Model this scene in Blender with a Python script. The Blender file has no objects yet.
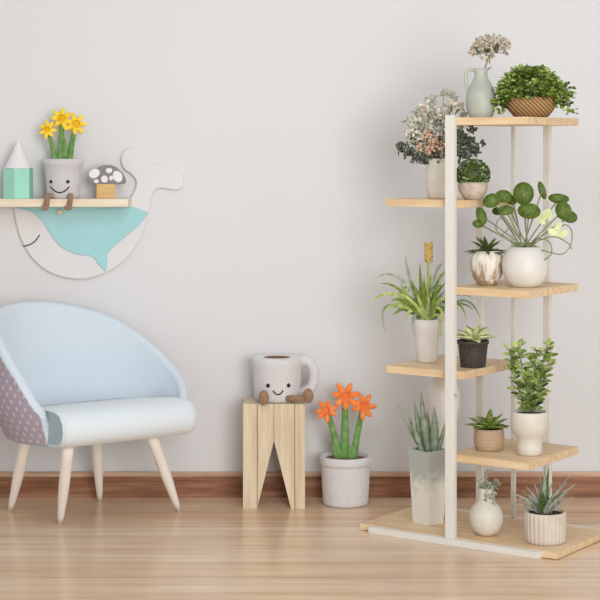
import bpy, math, random
from mathutils import Vector, Matrix
R = math.radians
F, HOR, EYE = 1700.0, 150.0, 1.1966       # focal length and horizon of the 600 px frame, eye height in metres
FLOORW = 5.862                            # distance of the back wall

# ------------------------------------------------------------------ camera
S = bpy.context.scene
C = S.collection
cd = bpy.data.cameras.new('camera'); cam = bpy.data.objects.new('camera', cd); C.objects.link(cam)
cam.location = (0, 0, EYE); cam.rotation_euler = (R(90), 0, 0)
cd.sensor_width = 36; cd.lens = F/600*36; cd.shift_y = -(300-HOR)/600
S.camera = cam

# ------------------------------------------------------------------ light
w = bpy.data.worlds.new('daylight'); S.world = w; w.use_nodes = True
bg = w.node_tree.nodes['Background']; bg.inputs[0].default_value = (0.95, 0.985, 1.03, 1); bg.inputs[1].default_value = 0.58
def area(name, loc, target, size, power, col=(1, 1, 1)):
    l = bpy.data.lights.new(name, 'AREA'); l.shape = 'DISK'; l.size = size; l.energy = power; l.color = col
    o = bpy.data.objects.new(name, l); C.objects.link(o); o.location = loc
    o.rotation_euler = (Vector(target)-Vector(loc)).to_track_quat('-Z', 'Y').to_euler()
area('centre_fill', (-0.1, 3.5, 2.1), (0.2, 5.8, 0.1), .6, 9, (1, 0.99, 0.98))  # added unseen fill between chair and stand, side-lights both from the middle
area('front_fill', (1.9, -1.4, 1.55), (0.5, 5.8, 0.1), 3.0, 235, (0.97, 0.985, 1))  # added unseen fill behind the camera, brightens the lower wall from the right
S.view_settings.view_transform = 'Standard'; S.view_settings.look = 'None'
S.view_settings.exposure = 0.06; S.view_settings.gamma = 1.0; S.view_settings.use_curve_mapping = False

# ------------------------------------------------------------------ materials
def lin(h):
    h = h.lstrip('#'); v = [int(h[i:i+2], 16)/255 for i in (0, 2, 4)]
    return tuple(c/12.92 if c <= .04045 else ((c+.055)/1.055)**2.4 for c in v)+(1,)
def mat(name, c1, c2=None, rough=.6, scale=30, bump=0, spec=.3, stretch=(1, 1, 1), sheen=0, detail=4, trans=0):
    m = bpy.data.materials.new(name); m.use_nodes = True; n = m.node_tree.nodes; L = m.node_tree.links
    b = n['Principled BSDF']; b.inputs['Roughness'].default_value = rough; b.inputs['Specular IOR Level'].default_value = spec
    if sheen: b.inputs['Sheen Weight'].default_value = sheen
    tc = n.new('ShaderNodeTexCoord'); mp = n.new('ShaderNodeMapping'); mp.inputs['Scale'].default_value = stretch
    L.new(tc.outputs['Object'], mp.inputs[0])
    nz = n.new('ShaderNodeTexNoise'); nz.inputs['Scale'].default_value = scale; nz.inputs['Detail'].default_value = detail
    L.new(mp.outputs[0], nz.inputs['Vector'])
    rp = n.new('ShaderNodeValToRGB'); rp.color_ramp.elements[0].position = .32; rp.color_ramp.elements[1].position = .68
    rp.color_ramp.elements[0].color = lin(c1); rp.color_ramp.elements[1].color = lin(c2 or c1)
    L.new(nz.outputs[0], rp.inputs[0]); L.new(rp.outputs[0], b.inputs['Base Color'])
    if bump:
        bp = n.new('ShaderNodeBump'); bp.inputs['Strength'].default_value = bump; bp.inputs['Distance'].default_value = .003
        L.new(nz.outputs[0], bp.inputs['Height']); L.new(bp.outputs[0], b.inputs['Normal'])
    return m
def wood(name, c1, c2, c3, scale=1.0, rough=.45, axis='X', grain=.18):
    m = mat(name, c1, c2, rough=rough, scale=6*scale, detail=6)
    n = m.node_tree.nodes; L = m.node_tree.links
    mp = [k for k in n if k.type == 'MAPPING'][0]
    mp.inputs['Scale'].default_value = {'X': (.7, 9, 9), 'Z': (9, 9, .7), 'Y': (9, .7, 9)}[axis]
    rp = [k for k in n if k.type == 'VALTORGB'][0]
    e = rp.color_ramp.elements.new(.5); e.color = lin(c3)
    return m
M = {}
M['wall'] = mat('wall_paint', '#dad8d7', '#dcdad9', rough=.9, scale=2, spec=.1)
M['board'] = wood('baseboard_wood', '#7c5238', '#a87a5a', '#916348', 1.2, .45, 'X')
M['mould'] = wood('moulding_wood', '#b58e74', '#d2b096', '#c4a086', 1.2, .4, 'X')
M['shelf'] = wood('oak_shelf', '#d6b387', '#e8d0a9', '#dfc198', 1.0, .45, 'X')
M['shelf_pale'] = wood('pale_shelf', '#dfcdb2', '#ecdfc8', '#e6d6bd', 1.0, .5, 'X')
M['stoolw'] = wood('pine', '#c9b596', '#e1d1b7', '#d6c3a4', 1.2, .55, 'Z')
M['legw'] = mat('painted_beech', '#f3eadf', '#f7f0e8', rough=.4, scale=20)
M['metal'] = mat('cream_metal', '#dcd8cf', '#e3dfd6', rough=.4, scale=10, spec=.5)
M['metald'] = mat('bolt_metal', '#a8a49a', rough=.35, spec=.5)
M['fabric'] = mat('pale_blue_fabric', '#ccd5dc', '#d3dce2', rough=.95, scale=260, bump=.15, sheen=.3, spec=.1)
M['fabricg'] = mat('pale_blue_seat_fabric', '#d8dfe2', '#dee4e6', rough=.95, scale=260, bump=.15, sheen=.3, spec=.1)
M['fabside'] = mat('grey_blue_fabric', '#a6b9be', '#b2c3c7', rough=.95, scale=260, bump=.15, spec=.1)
M['plush'] = mat('grey_plush', '#c4c0c2', '#d2cecf', rough=1, scale=140, bump=.3, sheen=.4, spec=.05)
M['plushw'] = mat('light_plush', '#cfcbca', '#dad6d4', rough=1, scale=140, bump=.3, sheen=.4, spec=.05)
M['plushb'] = mat('brown_plush', '#8a6a52', '#a58469', rough=1, scale=140, bump=.3, sheen=.3, spec=.05)
M['black'] = mat('black_thread', '#1d1b1d', rough=.4)
M['cord'] = mat('dark_brown_thread', '#3b2d2a', rough=.7)
M['whale'] = mat('whale_white', '#dcdad8', '#dfdddb', rough=.7, scale=8, spec=.2)
M['teal'] = mat('whale_aqua', '#a3d1d4', '#a9d5d8', rough=.7, scale=8, spec=.2)
M['ink'] = mat('dark_line', '#43434a', rough=.7)
M['mint'] = mat('mint_paint', '#9bd5c0', '#a3dbc7', rough=.6, scale=10)
M['mintw'] = mat('white_paint', '#e2dddd', '#e8e4e3', rough=.6, scale=10)
M['toywood'] = wood('toy_wood', '#c9a268', '#dcb87e', '#d2ad73', 3, .6, 'X')
M['toygrey'] = mat('toy_grey', '#7d7a78', '#8b8886', rough=.7, scale=90)
M['orange'] = mat('orange_felt', '#ee8038', '#f99a58', rough=.95, scale=60, sheen=.3, spec=.1)
M['yellow'] = mat('yellow_felt', '#ecc62a', '#fbe04a', rough=.95, scale=60, sheen=.3, spec=.1)
M['yellowd'] = mat('amber_felt', '#e8b51c', '#f3c62c', rough=.95, scale=60, spec=.1)
M['stemg'] = mat('green_felt', '#5f8a4a', '#86ab62', rough=.95, scale=45, sheen=.3, spec=.1)
M['soil'] = mat('soil', '#3a2c22', '#5a4535', rough=1, scale=220, bump=.6, spec=.1)
M['soilb'] = mat('brown_felt', '#7b5a45', '#8e6c55', rough=1, scale=120, bump=.3, spec=.1)
M['white'] = mat('white_ceramic', '#d9d3ca', '#e3ddd5', rough=.45, scale=14, spec=.4)
M['cream'] = mat('cream_ceramic', '#d3ccbd', '#dfd8cb', rough=.5, scale=14, spec=.4)
M['sage'] = mat('sage_ceramic', '#a9ada0', '#bcc0b2', rough=.45, scale=14, spec=.4)
M['basket'] = None
M['dark'] = mat('dark_plastic', '#3a3632', '#4d4741', rough=.6, scale=120, bump=.3)
M['taupe'] = mat('taupe_ceramic', '#b5a493', '#cdbfae', rough=.7, scale=60, bump=.2)
M['fluted'] = mat('fluted_stoneware', '#cabdad', '#d6cabb', rough=.7, scale=20)
M['leaf'] = mat('leaf_mid', '#5c7424', '#93a64a', rough=.5, scale=60)
M['leafb'] = mat('leaf_bright', '#8b9f40', '#c2cc7e', rough=.5, scale=70)
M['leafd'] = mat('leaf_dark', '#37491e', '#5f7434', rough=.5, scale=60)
M['leafp'] = mat('leaf_pilea', '#465a20', '#667c34', rough=.5, scale=75, bump=.6, spec=.3)
M['leafv'] = mat('leaf_variegated', '#54722f', '#c3cf8e', rough=.5, scale=110)
M['aloe'] = mat('leaf_grey_green', '#76866c', '#a9b49c', rough=.5, scale=50)
M['aloed'] = mat('leaf_smoky', '#6b7562', '#b4b5a5', rough=.5, scale=70)
M['stem'] = mat('stem', '#6d7752', '#8e9670', rough=.6)
M['dryd'] = mat('dry_leaf_dark', '#3d4136', '#717563', rough=.8, scale=90)
M['dryg'] = mat('dry_leaf_grey', '#979b86', '#bcbda9', rough=.8, scale=90)
M['dryw'] = mat('dry_blossom_cream', '#cfc4b2', '#e6ddcf', rough=.9, scale=90)
M['dryp'] = mat('dry_blossom_peach', '#c7a387', '#dfc0a4', rough=.9, scale=90)
M['allium'] = mat('dry_allium', '#b5a68f', '#e0d6c6', rough=.9, scale=90)
M['budy'] = mat('bud_yellow', '#d0ad58', '#e4cf8c', rough=.7, scale=120)
M['palef'] = mat('pale_green_petal', '#cbd590', '#e3e7bc', rough=.6, scale=80)

def node_mat(name, rough=.5):
    m = bpy.data.materials.new(name); m.use_nodes = True
    b = m.node_tree.nodes['Principled BSDF']; b.inputs['Roughness'].default_value = rough
    return m, m.node_tree.nodes, m.node_tree.links, b
# floor: long glossy planks running left to right
def floor_mat():
    m, n, L, b = node_mat('laminate_planks', .24)
    b.inputs['Specular IOR Level'].default_value = .55
    tc = n.new('ShaderNodeTexCoord')
    br = n.new('ShaderNodeTexBrick'); br.offset = .37; br.inputs['Scale'].default_value = 1
    br.inputs['Brick Width'].default_value = 6.5; br.inputs['Row Height'].default_value = .17
    br.inputs['Mortar Size'].default_value = .0022; br.inputs['Mortar Smooth'].default_value = .4
    br.inputs['Color1'].default_value = lin('#e8cba8'); br.inputs['Color2'].default_value = lin('#f2dcc0'); br.inputs['Mortar'].default_value = lin('#b39478')
    mb_ = n.new('ShaderNodeMapping'); mb_.inputs['Location'].default_value = (1.25, 0, 0); L.new(tc.outputs['Object'], mb_.inputs[0]); L.new(mb_.outputs[0], br.inputs['Vector'])
    mp = n.new('ShaderNodeMapping'); mp.inputs['Scale'].default_value = (.6, 7, 1); L.new(tc.outputs['Object'], mp.inputs[0])
    nz = n.new('ShaderNodeTexNoise'); nz.inputs['Scale'].default_value = 2.6; nz.inputs['Detail'].default_value = 7; nz.inputs['Distortion'].default_value = .4
    L.new(mp.outputs[0], nz.inputs['Vector'])
    rp = n.new('ShaderNodeValToRGB'); rp.color_ramp.elements[0].position = .3; rp.color_ramp.elements[1].position = .7
    rp.color_ramp.elements[0].color = lin('#d6c2b4'); rp.color_ramp.elements[1].color = lin('#fffaf5'); L.new(nz.outputs[0], rp.inputs[0])
    mx = n.new('ShaderNodeMix'); mx.data_type = 'RGBA'; mx.blend_type = 'MULTIPLY'; mx.inputs[0].default_value = .8
    L.new(br.outputs[0], mx.inputs[6]); L.new(rp.outputs[0], mx.inputs[7]); L.new(mx.outputs[2], b.inputs['Base Color'])
    return m
def pattern_mat(name, kind, ca, cb, rough=.9, k=1.0):
    """dots: staggered pale dots on fabric; weave: diagonal basket weave; flute: vertical glaze streaks"""
    m, n, L, b = node_mat(name, rough); b.inputs['Specular IOR Level'].default_value = .15
    tc = n.new('ShaderNodeTexCoord')
    if kind == 'dots':
        vo = n.new('ShaderNodeTexVoronoi'); vo.inputs['Randomness'].default_value = 0; vo.inputs['Scale'].default_value = 1
        mp = n.new('ShaderNodeMapping'); mp.inputs['Scale'].default_value = (k, k, k); mp.inputs['Rotation'].default_value = (0, 0, R(45))
        L.new(tc.outputs['UV'], mp.inputs[0]); L.new(mp.outputs[0], vo.inputs['Vector'])
        rp = n.new('ShaderNodeValToRGB'); rp.color_ramp.elements[0].position = .18; rp.color_ramp.elements[1].position = .27
        rp.color_ramp.elements[0].color = lin(cb); rp.color_ramp.elements[1].color = lin(ca)
        L.new(vo.outputs['Distance'], rp.inputs[0]); L.new(rp.outputs[0], b.inputs['Base Color'])
    else:
        wv = n.new('ShaderNodeTexWave'); wv.inputs['Scale'].default_value = k; wv.inputs['Distortion'].default_value = .25 if kind == 'weave' else 0
        wv.bands_direction = 'DIAGONAL' if kind == 'weave' else 'Z'
        mp = n.new('ShaderNodeMapping'); mp.inputs['Scale'].default_value = (1, 0, 1); L.new(tc.outputs['Object'], mp.inputs[0]); L.new(mp.outputs[0], wv.inputs['Vector'])
        rp = n.new('ShaderNodeValToRGB'); rp.color_ramp.elements[0].color = lin(ca); rp.color_ramp.elements[1].color = lin(cb)
        L.new(wv.outputs[0], rp.inputs[0]); L.new(rp.outputs[0], b.inputs['Base Color'])
        bp = n.new('ShaderNodeBump'); bp.inputs['Strength'].default_value = .5; bp.inputs['Distance'].default_value = .002
        L.new(wv.outputs[0], bp.inputs['Height']); L.new(bp.outputs[0], b.inputs['Normal'])
    return m
M['floor'] = floor_mat()
M['mauve'] = pattern_mat('mauve_dotted_fabric', 'dots', '#ab9fab', '#c6bec9', .95, 34)
M['weave'] = pattern_mat('woven_bowl', 'weave', '#765536', '#bb9668', .7, 48)
M['basket'] = pattern_mat('ringed_basket', 'rings', '#a98b6c', '#cdb497', .8, 70)
# planter with a green-grey glaze worn away towards the foot
def glaze():
    m, n, L, b = node_mat('worn_glaze', .5)
    tc = n.new('ShaderNodeTexCoord'); sp = n.new('ShaderNodeSeparateXYZ'); L.new(tc.outputs['Object'], sp.inputs[0])
    nz = n.new('ShaderNodeTexNoise'); nz.inputs['Scale'].default_value = 38; L.new(tc.outputs['Object'], nz.inputs['Vector'])
    ma = n.new('ShaderNodeMath'); ma.operation = 'MULTIPLY_ADD'; ma.inputs[1].default_value = .13; L.new(nz.outputs[0], ma.inputs[0]); L.new(sp.outputs[2], ma.inputs[2])
    rp = n.new('ShaderNodeValToRGB'); rp.color_ramp.elements[0].position = .17; rp.color_ramp.elements[1].position = .235
    rp.color_ramp.elements[0].color = lin('#e4e0d6'); rp.color_ramp.elements[1].color = lin('#b2b7ab')
    L.new(ma.outputs[0], rp.inputs[0]); L.new(rp.outputs[0], b.inputs['Base Color'])
    return m
M['glaze'] = glaze()

# ------------------------------------------------------------------ mesh builder
class MB:
    def __init__(s): s.v = []; s.f = []; s.uv = None
    def add(s, vs, fs):
        o = len(s.v); s.v += [tuple(v) for v in vs]; s.f += [tuple(i+o for i in f) for f in fs]; return s
    def box(s, x0, x1, y0, y1, z0, z1):
        return s.add([(x, y, z) for z in (z0, z1) for y in (y0, y1) for x in (x0, x1)],
                     [(0, 2, 3, 1), (4, 5, 7, 6), (0, 1, 5, 4), (2, 6, 7, 3), (0, 4, 6, 2), (1, 3, 7, 5)])
    def lathe(s, prof, n=40, mod=None, phase=0, c=(0, 0, 0)):
        vs = []; fs = []; rings = []
        for r, z in prof:
            if r < 1e-6: rings.append([len(vs)]); vs.append((c[0], c[1], c[2]+z)); continue
            ring = []
            for i in range(n):
                a = 2*math.pi*i/n+phase; rr = r*(mod(a, z) if mod else 1)
                ring.append(len(vs)); vs.append((c[0]+rr*math.cos(a), c[1]+rr*math.sin(a), c[2]+z))
            rings.append(ring)
        for A, B in zip(rings, rings[1:]):
            for i in range(n):
                j = (i+1) % n
                if len(A) == 1 and len(B) == 1: continue
                if len(A) == 1: fs.append((A[0], B[j], B[i]))
                elif len(B) == 1: fs.append((A[i], A[j], B[0]))
                else: fs.append((A[i], A[j], B[j], B[i]))
        return s.add(vs, fs)
    def tube(s, pts, rad, n=8, cap=True):
        pts = [Vector(p) for p in pts]; rad = rad if isinstance(rad, (list, tuple)) else [rad]*len(pts)
        vs = []; fs = []; up = None; N = len(pts)
        for i, p in enumerate(pts):
            d = (pts[min(i+1, N-1)]-pts[max(i-1, 0)]); d = d.normalized() if d.length > 1e-9 else Vector((0, 0, 1))
            if up is None: up = d.orthogonal().normalized()
            up = (up-d*up.dot(d)); up = up.normalized() if up.length > 1e-6 else d.orthogonal().normalized()
            sd = d.cross(up)
            for k in range(n):
                a = 2*math.pi*k/n; vs.append(p+(up*math.cos(a)+sd*math.sin(a))*rad[i])
        for i in range(N-1):
            for k in range(n):
                j = (k+1) % n; fs.append((i*n+k, i*n+j, (i+1)*n+j, (i+1)*n+k))
        if cap: fs.append(tuple(range(n-1, -1, -1))); fs.append(tuple(range((N-1)*n, N*n)))
        return s.add(vs, fs)
    def ball(s, c, r, n=10, rings=6, rot=None):
        r = r if isinstance(r, (list, tuple)) else (r, r, r); c = Vector(c); vs = []; fs = []
        for i in range(rings+1):
            t = math.pi*i/rings
            for k in range(n):
                a = 2*math.pi*k/n; p = Vector((r[0]*math.sin(t)*math.cos(a), r[1]*math.sin(t)*math.sin(a), -r[2]*math.cos(t)))
                if rot: p = rot @ p
                vs.append(c+p)
        for i in range(rings):
            for k in range(n):
                j = (k+1) % n; fs.append((i*n+k, i*n+j, (i+1)*n+j, (i+1)*n+k))
        return s.add(vs, fs)
    def blade(s, pts, wid, nrm=None, fold=.25, thick=0):
        """leaf strip along pts, widths wid, lightly folded along its midrib; thick>0 gives a fleshy underside"""
        pts = [Vector(p) for p in pts]; N = len(pts); vs = []; fs = []
        for i, p in enumerate(pts):
            d = (pts[min(i+1, N-1)]-pts[max(i-1, 0)]).normalized()
            nn = Vector(nrm) if nrm else Vector((0, -1, .35))
            sd = d.cross(nn); sd = sd.normalized() if sd.length > 1e-5 else d.orthogonal().normalized()
            u = sd.cross(d).normalized(); h = wid[i]/2
            vs += [p-sd*h+u*h*fold, p, p+sd*h+u*h*fold, p-u*thick*wid[i]]
        for i in range(N-1):
            a = i*4; b = a+4
            fs += [(a, a+1, b+1, b), (a+1, a+2, b+2, b+1)]
            if thick: fs += [(a+2, a+3, b+3, b+2), (a+3, a, b, b+3)]
        return s.add(vs, fs)
    def leaflet(s, c, d, n, L, W):
        """small pointed oval leaf from c along d"""
        c = Vector(c); d = Vector(d).normalized(); n = Vector(n); sd = d.cross(n)
        sd = sd.normalized() if sd.length > 1e-5 else d.orthogonal().normalized(); u = sd.cross(d)
        return s.add([c, c+d*L*.35-sd*W*.5+u*W*.12, c+d*L*.45-u*W*.08, c+d*L*.35+sd*W*.5+u*W*.12, c+d*L*.75-sd*W*.36+u*W*.05, c+d*L*.75+sd*W*.36+u*W*.05, c+d*L-u*W*.1],
                     [(0, 2, 1), (0, 3, 2), (1, 2, 4), (2, 3, 5), (4, 2, 6), (2, 5, 6)])
    def extrude(s, poly, y0, y1, bev=0):
        """outline in x,z given thickness from y0 (front) to y1 (back) with a chamfered front edge"""
        n = len(poly); a = sum(poly[i][0]*poly[(i+1) % n][1]-poly[(i+1) % n][0]*poly[i][1] for i in range(n))
        if a < 0: poly = poly[::-1]
        def inset(k):
            out = []
            for i in range(n):
                p = Vector(poly[i]); q = Vector(poly[i-1]); r = Vector(poly[(i+1) % n])
                e = (p-q).normalized()+(r-p).normalized(); e = e.normalized() if e.length > 1e-6 else Vector((1, 0))
                out.append(p+Vector((-e[1], e[0]))*k)
            return out
        rings = [(poly, y1), (poly, y0+bev)]+([(inset(bev), y0)] if bev else [])
        vs = []; fs = []
        for pl, y in rings: vs += [(p[0], y, p[1]) for p in pl]
        fs.append(tuple(range(n-1, -1, -1)))
        for k in range(len(rings)-1):
            for i in range(n):
                j = (i+1) % n; fs.append((k*n+i, k*n+j, (k+1)*n+j, (k+1)*n+i))
        fs.append(tuple(range((len(rings)-1)*n, len(rings)*n)))
        return s.add(vs, fs)
    def scale(s, k): s.v = [(a*k, b*k, c*k) for a, b, c in s.v]; return s
    def build(s, name, m, parent=None, smooth=True, bevel=0, sub=0):
        me = bpy.data.meshes.new(name); me.from_pydata(s.v, [], s.f); me.validate(); me.update()
        me.materials.append(m)
        for p in me.polygons: p.use_smooth = smooth
        o = bpy.data.objects.new(name, me); C.objects.link(o)
        if parent: o.parent = parent
        if bevel:
            b = o.modifiers.new('bevel', 'BEVEL'); b.width = bevel; b.segments = 3; b.limit_method = 'ANGLE'; b.angle_limit = R(35)
        if sub:
            b = o.modifiers.new('sub', 'SUBSURF'); b.levels = b.render_levels = sub
        return o
def tag(o, label=None, cat=None, group=None, kind=None):
    for k, v in (('label', label), ('category', cat), ('group', group), ('kind', kind)):
        if v: o[k] = v
    return o
def thing(name, loc, label, cat, group=None, face=True, rz=0):
    o = bpy.data.objects.new(name, None); C.objects.link(o); o.location = loc; o.empty_display_size = .05
    o.rotation_euler = (0, 0, math.atan2(-loc[0], loc[1]) if face else rz)
    return tag(o, label, cat, group)
def at(px, py, D): return Vector(((px-300)*D/F, D, EYE-(py-HOR)*D/F))
def floor_at(px, py): return at(px, py, F*EYE/(py-HOR))
def bez(a, b, c, n=8):
    a, b, c = Vector(a), Vector(b), Vector(c)
    return [a*(1-t)**2+b*2*t*(1-t)+c*t*t for t in [i/n for i in range(n+1)]]
def spline(ps, n=6, closed=True):
    out = []; N = len(ps)
    for i in range(N if closed else N-1):
        g = lambda k: Vector(ps[k % N]) if closed else Vector(ps[max(0, min(N-1, k))])
        p0, p1, p2, p3 = g(i-1), g(i), g(i+1), g(i+2)
        for k in range(n):
            t = k/n
            out.append(.5*((2*p1)+(p2-p0)*t+(2*p0-5*p1+4*p2-p3)*t*t+(3*p1-p0-3*p2+p3)*t**3))
    if not closed: out.append(Vector(ps[-1]))
    return out

# ------------------------------------------------------------------ the setting
W0, W1 = -3.2, 3.2
tag(MB().box(W0, W1, FLOORW, FLOORW+.12, 0, 2.9).build('wall_back', M['wall'], smooth=False), kind='structure')
tag(MB().box(W0, W1, -.8, FLOORW, -.08, 0).build('floor', M['floor'], smooth=False), kind='structure')
tag(MB().box(W0, W1, FLOORW-.010, FLOORW, 0, .072).build('baseboard_back', M['board'], smooth=False), kind='structure')
tag(MB().box(W0, W1, FLOORW-.018, FLOORW, .072, .089).build('trim_1', M['mould'], smooth=False, bevel=.004), kind='structure')

# ------------------------------------------------------------------ armchair
def armchair():
    rz = R(35); CX, CY = -.676, 5.515
    t = thing('armchair', (CX, CY, 0), 'low pale blue tub armchair with mauve dotted outer shell and white tapered legs', 'armchair', face=False, rz=rz)
    A, B, T = .335, .297, R(125); zb = .282
    tabR = [(0, .674), (37, .622), (61, .548), (85, .466), (110, .398), (125, .364)]
    tabL = [(0, .674), (37, .676), (61, .652), (85, .600), (110, .490), (125, .385)]
    def rim(a):      # height of the rim around the tub
        q = min(abs(math.degrees(a)), 124.999); tb = tabR if a > 0 else tabL
        pts = [tb[1]] + tb + [(140, tb[-1][1]-.02)]
        pts[0] = (-37, (tabL if a > 0 else tabR)[1][1])
        for k in range(1, len(pts)-2):
            if pts[k][0] <= q <= pts[k+1][0]:
                t_ = (q-pts[k][0])/(pts[k+1][0]-pts[k][0]); h = pts[k+1][0]-pts[k][0]
                m0 = (pts[k+1][1]-pts[k-1][1])/(pts[k+1][0]-pts[k-1][0])*h; m1 = (pts[k+2][1]-pts[k][1])/(pts[k+2][0]-pts[k][0])*h
                return (2*t_**3-3*t_**2+1)*pts[k][1]+(t_**3-2*t_**2+t_)*m0+(-2*t_**3+3*t_**2)*pts[k+1][1]+(t_**3-t_**2)*m1
    def plan(a, z, off):
        k = .84+.16*math.sin(max(0, min(1, (z-zb)/.17))*math.pi/2)    # belly: tucked in at the foot
        lean = .012*max(0, min(1, (z-zb)/.4))
        return Vector(((A*k-off)*math.sin(a), (B*k-off+lean)*math.cos(a), z))
    na, nz = 48, 12; th = .034
    out, inn = [], []
    for i in range(na+1):
        a = -T+2*T*i/na
        zt = rim(a)
        out.append([plan(a, zb+(zt-.012-zb)*j/nz, 0) for j in range(nz+1)])
        # inner padding: from the rim roll down to the seat
        P = [plan(a, zt-.012, 0)]
        for k in range(1, 8):
            ph = math.pi*k/8; e = plan(a, zt-.012, th/2*(1-math.cos(ph)))
            e.z = zt-.012+th*.62*math.sin(ph); P.append(e)
        for j in range(nz+1):
            z = zt-.012+(zb+.01-(zt-.012))*j/nz
            P.append(plan(a, z, th+.012*math.sin(math.pi*j/nz)))
        inn.append(P)
    # outer shell with uv in metres so that the dots keep their size
    vs = [v for col in out for v in col]; m = nz+1; fs = []
    for i in range(na):
        for j in range(nz): fs.append((i*m+j, (i+1)*m+j, (i+1)*m+j+1, i*m+j+1))
    o = MB().add(vs, fs).build('outer_shell', M['mauve'], t)
    uv = o.data.uv_layers.new(name='UVMap'); arc = [0]
    for i in range(na): arc.append(arc[-1]+(out[i+1][nz//2]-out[i][nz//2]).length)
    for lp in o.data.loops:
        i, j = divmod(lp.vertex_index, m); uv.data[lp.index].uv = (arc[i], vs[lp.vertex_index].z)
    tag(o, 'mauve outer shell with pale dots')
    m2 = len(inn[0]); vs = [v for col in inn for v in col]; fs = []
    for i in range(na):
        for j in range(m2-1): fs.append((i*m2+j, (i+1)*m2+j, (i+1)*m2+j+1, i*m2+j+1))
    b = MB().add(vs, fs)
    # padded front ends of both arms
    for i, sgn in ((0, -1), (na, 1)):
        o_, i_ = out[i], inn[i][8:]
        ringv = []
        L_ = o_[:]; R_ = i_[::-1]
        k = min(len(L_), len(R_)); vv = []; ff = []
        for j in range(k):
            p, q = L_[j], R_[j]; mid = (p+q)/2; fwd = Vector((0, -1, 0))
            for s_ in range(7):
                u = s_/6; e = p.lerp(q, u)+fwd*.012*math.sin(math.pi*u); vv.append(e)
        for j in range(k-1):
            for s_ in range(6):
                ff.append((j*7+s_, j*7+s_+1, (j+1)*7+s_+1, (j+1)*7+s_))
        b.add(vv, ff)
        # close the top of the arm end onto the rim roll
        top = vv[-7:]; roll = inn[i][:9]; nn = 7
        rs = [roll[round(s_*8/6)] for s_ in range(7)]
        b.add(top+rs, [(s_, s_+1, 8+s_, 7+s_) for s_ in range(6)])
    b.build('inner_padding', M['fabric'], t)
    # base pan under the shell
    pan = []
    for i in range(na+1):
        a = -T+2*T*i/na; pan.append(plan(a, zb, 0.012))
    pm = MB(); n = len(pan)
    pm.add([(p.x, p.y, zb-.006) for p in pan]+[(p.x, p.y, zb+.012) for p in pan],
           [tuple(range(n-1, -1, -1)), tuple(range(n, 2*n))]+[(i, (i+1) % n, n+(i+1) % n, n+i) for i in range(n)])
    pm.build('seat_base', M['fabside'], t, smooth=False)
    # seat cushion: rounded front roll running the full width
    prof = [(.17, .30), (-.08, .284), (-.185, .280), (-.235, .286), (-.262, .304), (-.272, .332), (-.266, .362), (-.245, .385), (-.205, .395), (-.13, .392), (.03, .372), (.19, .352)]
    cu = MB(); xs = [-.232, -.226, -.208, 0, .214, .238, .250]; kk = [.93, .98, 1, 1, 1, .965, .88]
    rows = []
    for x, k in zip(xs, kk):
        rows.append([(x, -.04+(y+.04)*k, .336+(z-.336)*k) for y, z in prof])
    n = len(prof); vs = [v for r in rows for v in r]; fs = []
    for i in range(len(xs)-1):
        for j in range(n-1): fs.append((i*n+j, (i+1)*n+j, (i+1)*n+j+1, i*n+j+1))
        fs.append((i*n+n-1, (i+1)*n+n-1, (i+1)*n, i*n))
    fs.append(tuple(range((len(xs)-1)*n, len(xs)*n)))
    cu.add(vs, fs); co = cu.build('seat_cushion', M['fabricg'], t)
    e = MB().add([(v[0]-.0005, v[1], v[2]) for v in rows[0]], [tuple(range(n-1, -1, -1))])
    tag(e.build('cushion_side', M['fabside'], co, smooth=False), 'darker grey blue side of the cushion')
    pip = MB().tube(rows[0]+[rows[0][0]], .0028, 6); pip.build('piping', M['fabric'], co)
    # legs, splayed: foot positions come from the floor
    inv = Matrix.Rotation(-rz, 3, 'Z')
    for (px, py, tx, ty) in ((60, 525, -.175, -.175), (179, 512, .135, -.155), (10, 512, -.20, .06), (100, 502, .08, .12)):
        f = inv @ (floor_at(px, py-1)-Vector((CX, CY, 0))); tp = Vector((tx, ty, zb-.005)); pts = [f.lerp(tp, k/8) for k in range(9)]
        MB().tube(pts, [.008, .011, .0135, .016, .0175, .018, .0185, .0185, .0185], 16).build('leg', M['legw'], t)
armchair()

# ------------------------------------------------------------------ stool and plush mug
def stool():
    D = floor_at(274, 508.5).y; s = D/F
    t = thing('wooden_stool', (at(274, 508, D).x, D, 0), 'small pale pine stool with a tall triangular cut-out', 'stool', face=False)
    hw, H, dp = 31*s, .350, .14
    MB().box(-hw+.001, hw-.001, .045, dp-.045, H-.03, H-.0005).build('seat', M['stoolw'], t, smooth=False, bevel=.002)
    for y0 in (0.0, dp-.045):
        for sg in (-1, 1):
            poly = [(sg*hw, 0), (sg*hw, H), (sg*.0004, H), (sg*.0004, .226), (sg*17*s, 0)]
            lg = MB().extrude(poly, y0, y0+.045, .0012).build('leg', M['stoolw'], t, smooth=False)
            if y0 == 0:
                xi = hw-(14 if sg < 0 else 10)*s; g = .0028; w_ = 17*s
                pl = [(sg*xi, 0), (sg*hw, 0), (sg*hw, H), (sg*xi, H)]
                MB().extrude(pl, -.009, 0, .0012).build('stile', M['stoolw'], lg, smooth=False)
                zi = .226*(1-min(1, (xi-g)/w_)); zi = max(zi, 0)
                q = [(sg*(xi-g), zi), (sg*.0004, .226), (sg*.0004, H), (sg*(xi-g), H)] if xi-g < w_ else [(sg*(xi-g), 0), (sg*w_, 0), (sg*.0004, .226), (sg*.0004, H), (sg*(xi-g), H)]
                MB().extrude(q, -.009, 0, .0008).build('panel', M['stoolw'], lg, smooth=False)
    return Vector((t.location.x, D, H)), s
sp, ss = stool()
def smile(mb, cx, cz, wdt, dep, surf, rad, n=12):
    pts = []
    for i in range(n+1):
        u = -1+2*i/n; x = cx+u*wdt; z = cz-dep*(1-u*u); pts.append((x, surf(x, z), z))
    mb.tube(pts, rad, 6)
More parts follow.
